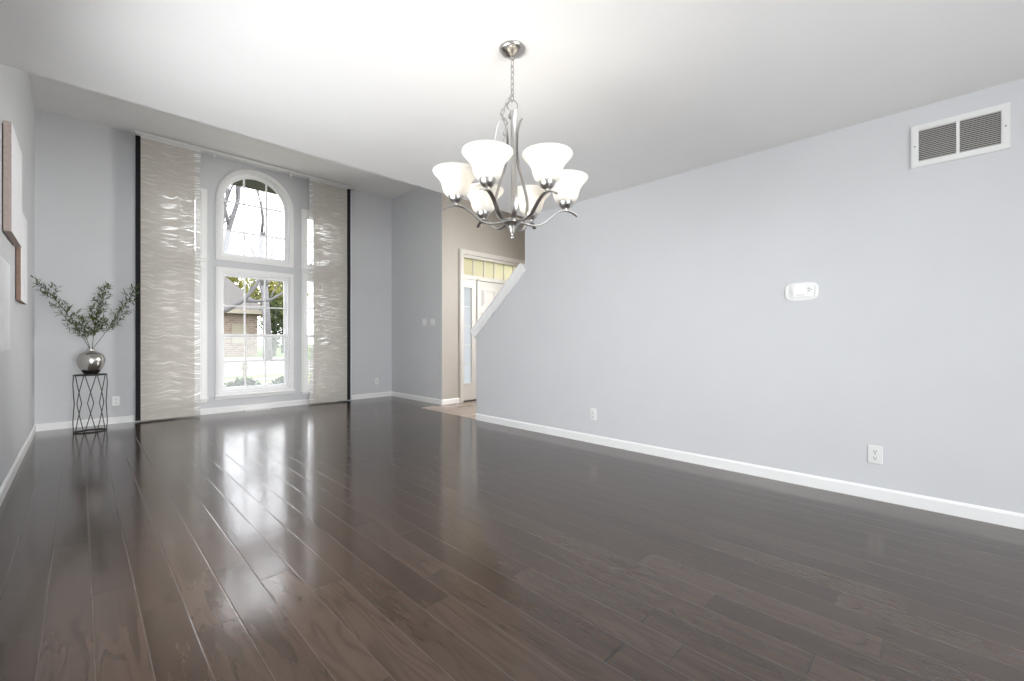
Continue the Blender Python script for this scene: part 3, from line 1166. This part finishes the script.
for sx in (-1, 1):
    q = MB().lathe([(0, 0), (.005, 0), (.004, .002), (0, .0025)], 12)
    q.v = [(x + sx * .183, -.0135 - z, y) for x, y, z in q.v]
    q.build('screw', M_button, rv)

# floor register under the window
fr = empty('floor_register', (1.84, 7.125, 0))
tag(fr, 'white metal floor register set in the dark floor under the window', 'floor register')
m = MB().band(rect(-.17, .17, -.05, .05), rect(-.145, .145, -.03, .03), 'Z', 0.0, .007)
m.build('frame', M_trim, fr)
s_ = MB()
for k in range(17):
    xx = -.136 + k * .017
    s_.box(xx - .004, xx + .004, -.031, .031, .001, .006)
s_.build('grille', M_trim, fr)
MB().box(-.146, .146, -.031, .031, .0002, .001).build('backing', M_dark, fr)

# ------------------------------------------------------------------ canvases on the left wall
def canvas(y0, y1, z0, z1, label, edge_mat, th_=.045):
    o = empty('wall_canvas', (XL, (y0 + y1) / 2, (z0 + z1) / 2))
    tag(o, label, 'canvas', 'canvases on the left wall')
    hy, hz = (y1 - y0) / 2, (z1 - z0) / 2
    MB().bbox(.006, th_, -hy, hy, -hz, hz, .003).build('stretched_side', edge_mat, o)
    MB().bbox(th_ - .002, th_ + .0015, -hy + .001, hy - .001, -hz + .001, hz - .001, .0012).build('painted_face', M_canvas, o)
    MB().band(rect(-hy + .015, hy - .015, -hz + .015, hz - .015), rect(-hy + .05, hy - .05, -hz + .05, hz - .05), 'X', .0005, .008).build('stretcher_bar', M_blacksteel, o)
    return o


canvas(4.33, 5.02, 1.735, 2.455, 'large pale abstract canvas with taupe sides, highest on the left wall', M_canvasedge, .043)
canvas(5.14, 5.68, 1.335, 2.06, 'pale canvas with brown sides on the left wall nearest the leafy branches', M_canvasedge2, .0315)
canvas(3.66, 4.345, .955, 1.515, 'low white textured canvas at the left picture edge, below the taupe sided one', M_canvas, .034)

VS = lambda p: [(r_ * 1.06, z_ * 1.16) for r_, z_ in p]
# ------------------------------------------------------------------ plant stand, vase, branches
PX, PY = .083, 6.78
ps = empty('plant_stand', (PX, PY, 0))
tag(ps, 'black wire plant stand with diamond lattice sides holding the silver vase', 'plant stand')
A_, B_, HS = .136, .112, .64


def oval(z, a=A_, b=B_, n_=40):
    return [(a * math.cos(2 * PI * k / n_), b * math.sin(2 * PI * k / n_), z) for k in range(n_ + 1)]


MB().tube(oval(HS - .006), .006, 8, False).prism([(a, b) for a, b, _ in oval(0)[:-1]], 'Z', HS - .004, HS + .003).build('top', M_blacksteel, ps)
MB().tube(oval(.006), .0058, 8, False).build('base_ring', M_blacksteel, ps)


def on_oval(s_, z):
    """s_ runs along the front of the oval, from -1 (left end) to 1 (right end)"""
    q = -PI / 2 + s_ * PI / 2
    return (A_ * .985 * math.cos(q), B_ * .985 * math.sin(q), z)


zs = [HS - .006, .448, .326, .215, .008]
amp = [1, 0, .55, 0, 1]
for c_ in (-.47, 0.0, .47):
    sp = .215
    for sg in (-1, 1):
        pts = []
        for (z0_, a0_), (z1_, a1_) in zip(zip(zs[:-1], amp[:-1]), zip(zs[1:], amp[1:])):
            for k in range(6):
                f_ = k / 6
                e_ = f_
                pts.append(on_oval(c_ + sg * sp * (a0_ + (a1_ - a0_) * e_), z0_ + (z1_ - z0_) * f_))
        pts.append(on_oval(c_ + sg * sp, .008))
        MB().tube(pts, .0048, 6).build('lattice_wire', M_blacksteel, ps, smooth=True)
for sg in (-1, 1):
    pts = []
    for k in range(25):
        f_ = k / 24
        z_ = .008 + (HS - .014) * f_
        rr_ = 1 - .045 * math.sin(f_ * 3 * PI) ** 2 * (1 if .3 < f_ < .7 else -.7)
        pts.append((sg * A_ * .985 * rr_, 0, z_))
    MB().tube(pts, .0052, 6).build('end_wire', M_blacksteel, ps, smooth=True)

va = empty('vase', (PX + .005, PY, HS + .003))
tag(va, 'round silver metallic vase with a dark reflection painted round its base, on the wire stand', 'vase')
MB().lathe(VS([(0, .001), (.050, .001), (.053, .004), (.066, .020), (.080, .040)]), 40).build('foot', M_vasereflect, va, smooth=True)  # lower part darkened with the painted reflection of the stand
MB().lathe(VS([(.080, .040), (.094, .064), (.106, .095), (.112, .125), (.111, .150), (.103, .175), (.085, .198), (.058, .214), (.036, .221), (.030, .227), (.030, .238), (.033, .244), (.030, .245),
            (.025, .238), (.025, .225), (.030, .217), (.050, .209), (.078, .194), (.096, .172), (.104, .148), (.105, .125), (.098, .095), (.086, .064), (.072, .042), (.080, .040)]), 48).build('body', M_silver, va, smooth=True)

rnd = random.Random(11)
VM = Vector((PX + .005, PY, HS + .279))


def branch(tip, bend, label, ntw, leafden, foliage_from=.25, twl=.16):
    """one spray: main stem from inside the vase to tip, side twigs, narrow leaves"""
    o = empty('leafy_branch', tuple(VM))
    tag(o, label, 'branch', 'leafy branches in the vase')
    tip = Vector(tip) - VM
    b = Vector(bend)
    lateral = Vector((tip.x, tip.y, 0))
    start = -lateral.normalized() * .012 + Vector((0, 0, -.16))
    mouth = lateral.normalized() * .008 + Vector((0, 0, 0))
    main = [start, (start + mouth) / 2, mouth]
    N = 22
    for k in range(1, N + 1):
        f_ = k / N
        main.append(mouth.lerp(tip, f_) + b * math.sin(PI * f_))
    stem = MB().tube(main, [.0036 - .0024 * i / len(main) for i in range(len(main))], 6)
    lv = MB()

    def leaves(path, step, L0):
        for p0, p1 in zip(path[:-1], path[1:]):
            seg = (p1 - p0)
            n_ = max(1, int(seg.length / step + rnd.random()))
            for _ in range(n_):
                p = p0.lerp(p1, rnd.random())
                t_ = seg.normalized()
                side = Vector((rnd.uniform(-1, 1), rnd.uniform(-1, 1), rnd.uniform(-.6, .9))).normalized()
                dd = (t_ * rnd.uniform(.3, .9) + side * .85).normalized()
                lv.leaf(p, dd, Vector((rnd.uniform(-.5, .5), rnd.uniform(-.5, .5), 1)), L0 * rnd.uniform(.7, 1.25), L0 * rnd.uniform(.15, .21))

    for k in range(ntw):
        f_ = foliage_from + (1 - foliage_from) * (k + rnd.random() * .6) / ntw
        i = 3 + int(f_ * (N - 2))
        p0 = main[min(i, len(main) - 1)]
        t_ = (main[min(i + 1, len(main) - 1)] - main[i - 1]).normalized()
        sgn = 1 if k % 2 else -1
        right = Vector((1, 0, 0))
        dd = (t_ * .75 + right * sgn * rnd.uniform(.45, .9) + Vector((0, rnd.uniform(-.5, .35), rnd.uniform(-.15, .35)))).normalized()
        L = twl * (1.15 - .65 * f_) * rnd.uniform(.7, 1.15)
        tw = [p0 + dd * L * q / 5 + Vector((0, 0, -.015)) * (q / 5) ** 2 for q in range(6)]
        stem.tube(tw, [.0016, .0014, .0012, .001, .0009, .0007], 5)
        leaves(tw[1:], leafden * .5, .060)
    leaves(main[3 + int(foliage_from * N):], leafden * .6, .060)
    stem.build('stem', M_twig, o, smooth=True)
    lv.build('foliage', M_leaf, o, recalc=False)
    return o


branch((-.335, 6.66, 1.665), (.03, 0, .02), 'leafy green branch leaning left out of the vase towards the canvases', 13, .010, .22)
branch((.215, 6.80, 1.66), (-.02, 0, 0), 'bushy upright green branch in the middle of the vase', 18, .0065, .14, .15)
branch((.485, 6.80, 1.68), (.0, 0, -.03), 'leafy green branch leaning right out of the vase towards the curtain', 13, .010, .26)
branch((.01, 6.70, 1.27), (-.01, 0, .02), 'short low leafy branch at the left of the bushy upright one', 7, .010, .25, .13)

# ------------------------------------------------------------------ outdoors
GZ = -.10
t = NT('lawn_grass')
x, y, z = t.pos()
f = t.noise(t.vec(x, y, z), .8, 6, .65)
t.base(t.ramp(f, [(.3, (.06, .105, .025)), (.7, (.10, .15, .04))]))
t.p(Roughness=.9)
M_lawn = t.m
M_concrete = paint('concrete_drive', (.15, .143, .128), .9, .06, 1.5)
M_walk = paint('sidewalk_concrete', (.25, .235, .19), .9, .05, 2)
M_mulch = paint('dry_bed', (.22, .20, .155), .95, .15, 4)
struct('ground', MB().box(-60, 90, -60, 120, GZ - .4, GZ), M_lawn)
struct('bounce_slab', MB().box(-9, XL - T - .02, -12, 6.5, GZ, GZ + .02).box(XL - T - .02, 9, -12, BACK - T - .02, GZ, GZ + .02), paint('bounce_slab_pale', (.62, .61, .60), .9, .04, 2))  # unseen pale slab, added to bounce sky light up to the ceiling
drv = MB().prism([(-14, 33.0), (8.6, 33.5), (10.0, 28), (8.2, 17.4), (5.2, 15.6), (2.8, 15.3), (-14, 15.3)], 'Z', GZ, GZ + .012)
struct('driveway', drv, M_concrete)
struct('sidewalk', MB().box(-20, 30, 13.4, 14.1, GZ, GZ + .02), M_walk)
struct('garden_bed', MB().prism([(-9, 7.4), (14, 7.4), (14, 12.2), (5, 12.8), (-9, 12.6)], 'Z', GZ, GZ + .015), M_mulch)
# the eave of this house above the arched window
struct('added_eave_side', MB().box(-2.1, XL - T, -4, 6, 2.30, 2.42), paint('added_eave_white', (.7, .7, .69), .8, .03, 3))  # unseen overhang, added to block high sky from the left opening
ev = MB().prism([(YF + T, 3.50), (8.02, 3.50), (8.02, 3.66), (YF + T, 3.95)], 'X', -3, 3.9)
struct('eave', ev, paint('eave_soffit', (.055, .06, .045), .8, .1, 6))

# neighbour's house
hs = empty('neighbour_house', (1.0, 36.0, GZ))
tag(hs, 'brick house with grey roof and cream garage door across the street', 'house')
t = NT('brick')
br = t.n.new('ShaderNodeTexBrick')
br.inputs['Color1'].default_value = (.17, .112, .088, 1)
br.inputs['Color2'].default_value = (.26, .19, .15, 1)
br.inputs['Mortar'].default_value = (.27, .245, .22, 1)
br.inputs['Scale'].default_value = 1.0
br.inputs['Brick Width'].default_value = .42
br.inputs['Row Height'].default_value = .15
br.inputs['Mortar Size'].default_value = .02
x, y, z = t.pos()
t.l.new(t.vec(t.math('ADD', x, y), z), br.inputs['Vector'])
t.base(br.outputs['Color'])
t.p(Roughness=.9)
M_brick = t.m
M_roof = paint('roof_shingle', (.105, .097, .093), .9, .18, 5)
M_fascia = paint('fascia_tan', (.27, .24, .19), .7, .04)
M_garage = paint('garage_cream', (.36, .34, .26), .6, .03)
MB().box(-14, 8.3, 0, 10, 0, 3.35).build('wall', M_brick, hs)
r_ = MB()
vs = [(-14.6, -.6, 3.25), (8.9, -.6, 3.25), (8.9, 10.6, 3.25), (-14.6, 10.6, 3.25), (-9, 5, 7.4), (6.0, 5, 7.4)]
r_.add(vs, [(0, 1, 5, 4), (1, 2, 5), (2, 3, 4, 5), (3, 0, 4), (3, 2, 1, 0)])
r_.build('roof', M_roof, hs)
MB().box(-14.65, 8.95, -.66, -.58, 3.04, 3.32).box(8.87, 8.95, -.6, 10.6, 3.04, 3.32).box(-14.6, 8.9, -.6, 0.0, 3.10, 3.16).build('fascia', M_fascia, hs)
g_ = MB()
for a, b in ((-6.5, -1.2), (.4, 5.9)):
    g_.box(a - .15, b + .15, -.06, .0, 0, 2.22)
    for j in range(4):
        for i in range(4):
            wx = (b - a) / 4
            g_.bbox(a + i * wx + .06, a + (i + 1) * wx - .06, -.10, -.05, .06 + j * .52, .06 + (j + 1) * .52 - .06, .03, 1)
g_.build('garage_door', M_garage, hs)
g_ = MB()
for a in (6.75,):
    g_.band(rect(a - .1, a + .9, .9, 2.3), rect(a, a + .8, 1.0, 2.2), 'Y', -.05, 0.01).box(a, a + .8, -.02, .005, 1.0, 2.2)
g_.build('window', M_fascia, hs)

# bare street tree whose limbs cross both windows
M_bark = paint('pale_bark', (.22, .205, .195), .9, .12, 6)
M_bark2 = paint('grey_bark', (.13, .125, .13), .9, .12, 6)


def grow(mb, p, d, L, r0, depth, rg, spread=.6, nseg=4, tips=None):
    pts, rs = [p], [r0]
    q, dd = Vector(p), Vector(d).normalized()
    for k in range(nseg):
        dd = (dd + Vector((rg.uniform(-1, 1), rg.uniform(-1, 1), rg.uniform(-.5, .8))) * .16).normalized()
        q = q + dd * L / nseg
        pts.append(q.copy())
        rs.append(r0 * (1 - .55 * (k + 1) / nseg))
    mb.tube(pts, rs, 6 if r0 > .03 else 4)
    if depth <= 0:
        if tips is not None:
            tips += pts[1:]
        return
    for k in range(rg.choice((2, 3, 3, 4))):
        i = rg.randint(1, nseg)
        nd = (dd + Vector((rg.uniform(-1, 1), rg.uniform(-1, 1), rg.uniform(-.35, .9))) * spread).normalized()
        grow(mb, pts[i], nd, L * rg.uniform(.55, .8), rs[i] * rg.uniform(.45, .7), depth - 1, rg, spread, nseg, tips)


def bare_tree(loc, height, label, seed, lean=(.1, 0, 1), r0=.16, depth=4, limbs=()):
    rg = random.Random(seed)
    o = empty('bare_tree', loc)
    tag(o, label, 'tree', 'trees outside the windows')
    m_ = MB()
    base = Vector((0, 0, 0))
    ln = Vector(lean).normalized()
    top = base + ln * height * .35
    m_.tube([base, base.lerp(top, .5) + Vector((.03, 0, 0)), top], [r0 * 1.25, r0, r0 * .85], 10)
    m_.build('trunk', M_bark if seed == 5 else M_bark2, o, smooth=True)
    c_ = MB()
    grow(c_, top, ln, height * .33, r0 * .8, depth, rg, .55)
    for _ in range(2):
        grow(c_, base.lerp(top, rg.uniform(.75, 1)), ln + Vector((rg.uniform(-.9, .9), rg.uniform(-.6, .6), .3)), height * .3, r0 * .55, depth - 1, rg, .6)
    for pts_, ra, rb in limbs:
        P_ = [Vector(p) - Vector(loc) for p in pts_]
        c_.tube(P_, [ra + (rb - ra) * i / (len(P_) - 1) for i in range(len(P_))], 8)
        for i in range(2, len(P_)):
            grow(c_, P_[i], (P_[i] - P_[i - 1]) + Vector((rg.uniform(-.3, .3), 0, .4)), .9, rb * .5, 1, rg, .6)
    c_.build('limbs', M_bark2, o, smooth=True)
    return o


bare_tree((2.45, 15.0, GZ), 10.5, 'nearest bare tree with pale limbs crossing the windows', 5, (.15, 0, 1), .11, 4,
          limbs=[([(2.68, 15, 1.70), (3.1, 14.95, 1.95), (3.5, 14.9, 2.25), (3.8, 14.85, 2.7), (4.08, 14.8, 3.4)], .075, .045),
                 ([(3.45, 14.92, 2.22), (3.8, 14.9, 2.22), (4.2, 14.9, 2.28), (4.6, 14.85, 2.55), (5.1, 14.8, 2.95)], .05, .03)])
bare_tree((7.5, 27.0, GZ), 12, 'bare tree farther off, behind the pale limbed one', 8, (-.04, 0, 1), .2, 4)
bare_tree((13.3, 48, GZ), 12.5, 'bare tree behind the brick house on its right side', 33, (-.05, 0, 1), .2, 4)

M_spring = leafmat('spring_leaf', (.15, .148, .036), (.27, .255, .085), .4)
M_ever = leafmat('dark_leaf', (.03, .045, .02), (.08, .10, .045), .2)
M_gold = leafmat('tan_leaf', (.13, .11, .05), (.19, .17, .09), .4)


def leafy_tree(loc, height, rad, label, mat, seed, nleaf=1500, ls=.35, z0=.25):
    rg = random.Random(seed)
    o = empty('leafy_tree', loc)
    tag(o, label, 'tree', 'trees outside the windows')
    tips = []
    c_ = MB()
    top = Vector((0, 0, height * .3))
    c_.tube([(0, 0, 0), (0, 0, height * .15), top], [height * .028, height * .022, height * .018], 8)
    for k in range(4):
        a = k * PI / 2 + rg.random()
        grow(c_, top, (math.cos(a) * .6, math.sin(a) * .6, 1), height * .28, height * .012, 2, rg, .7, 4, tips)
    c_.build('trunk', M_bark2, o, smooth=True)
    l_ = MB()
    for _ in range(nleaf):
        u_, v_ = rg.uniform(-1, 1), rg.uniform(0, 2 * PI)
        rr_ = rg.random() ** .45
        q = math.sqrt(1 - u_ * u_)
        p = Vector((rad * rr_ * q * math.cos(v_), rad * rr_ * q * math.sin(v_), height * (z0 + (1 - z0) * (.5 + .5 * u_ * rr_))))
        p += Vector((rg.gauss(0, .12), rg.gauss(0, .12), rg.gauss(0, .12))) * rad
        dd = Vector((rg.uniform(-1, 1), rg.uniform(-1, 1), rg.uniform(-.7, .7)))
        l_.leaf(p, dd, (rg.uniform(-1, 1), rg.uniform(-1, 1), 1), ls * rg.uniform(.6, 1.3), ls * .6)
    l_.build('foliage', mat, o, recalc=False)
    return o


leafy_tree((10.2, 57, GZ), 10.6, 3.7, 'yellow green spring tree showing over the left part of the roof', M_spring, 3, 3000, .55)
leafy_tree((19.4, 67, GZ), 12.0, 4.3, 'yellow green spring tree rising behind the right end of the roof', M_spring, 4, 3000, .6)
leafy_tree((27.5, 60, GZ), 10.5, 4.0, 'tan budding tree farthest right, seen past the right curtain edge', M_gold, 6, 1800, .55)
leafy_tree((9.75, 33.6, GZ), 4.6, .85, 'dark evergreen tree beside the right corner of the brick house', M_ever, 7, 1100, .26, .05)
leafy_tree((12.9, 42, GZ), 6.6, 1.7, 'loose green young tree right of the dark evergreen', M_spring, 9, 420, .36, .25)

# tan post in the bed, clipped shrubs under the window
gp = empty('garden_post', (2.90, 12.3, GZ))
tag(gp, 'tan garden post standing in the dry bed outside the window', 'post')
MB().lathe([(0, 0), (.075, 0), (.075, .05), (.052, .10), (.048, .36), (.066, .42), (.066, .48), (.03, .50), (0, .50)], 20).build('shaft', paint('tan_stone', (.17, .145, .105), .9, .08, 8), gp, angle=40)
MB().lathe([(0, .50), (.035, .505), (.058, .53), (.062, .56), (.04, .59), (0, .60)], 20).build('cap', paint('tan_stone_cap', (.19, .165, .12), .9, .08, 8), gp, smooth=True)


def shrub(x_, label, seed):
    rg = random.Random(seed)
    o = empty('boxwood_shrub', (x_, 8.35, GZ))
    tag(o, label, 'shrub', 'clipped shrubs under the window')
    s_ = MB()
    for k in range(4):
        s_.tube([(0, 0, 0), (rg.uniform(-.15, .15), rg.uniform(-.1, .1), .25)], [.008, .004], 5)
    s_.build('stem', M_bark2, o)
    l_ = MB()
    for _ in range(1200):
        u_, v_ = rg.uniform(-.4, 1), rg.uniform(0, 2 * PI)
        q = math.sqrt(max(0, 1 - u_ * u_))
        rr_ = .6 + .4 * rg.random()
        p = Vector((.30 * rr_ * q * math.cos(v_), .24 * rr_ * q * math.sin(v_), .25 + .215 * rr_ * u_ + rg.gauss(0, .012)))
        dd = Vector((p.x * 2, p.y * 2, p.z)) + Vector((rg.uniform(-.4, .4), rg.uniform(-.4, .4), rg.uniform(-.2, .5)))
        l_.leaf(p, dd, (rg.uniform(-1, 1), rg.uniform(-1, 1), 1), .05, .03)
    l_.build('foliage', leafm, o, recalc=False)
    return o


leafm = leafmat('boxwood_leaf', (.012, .03, .016), (.03, .06, .03), .25)
for k, (x_, lb) in enumerate([(.56, 'low clipped green shrub outside, farthest left under the windows'), (1.25, 'low clipped green shrub outside, second from the left under the windows'),
                              (1.94, 'low clipped green shrub outside at the left half of the lower window'), (2.63, 'low clipped green shrub outside at the right half of the lower window'),
                              (3.32, 'low clipped green shrub outside, farthest right under the windows')]):
    shrub(x_, lb, 40 + k)
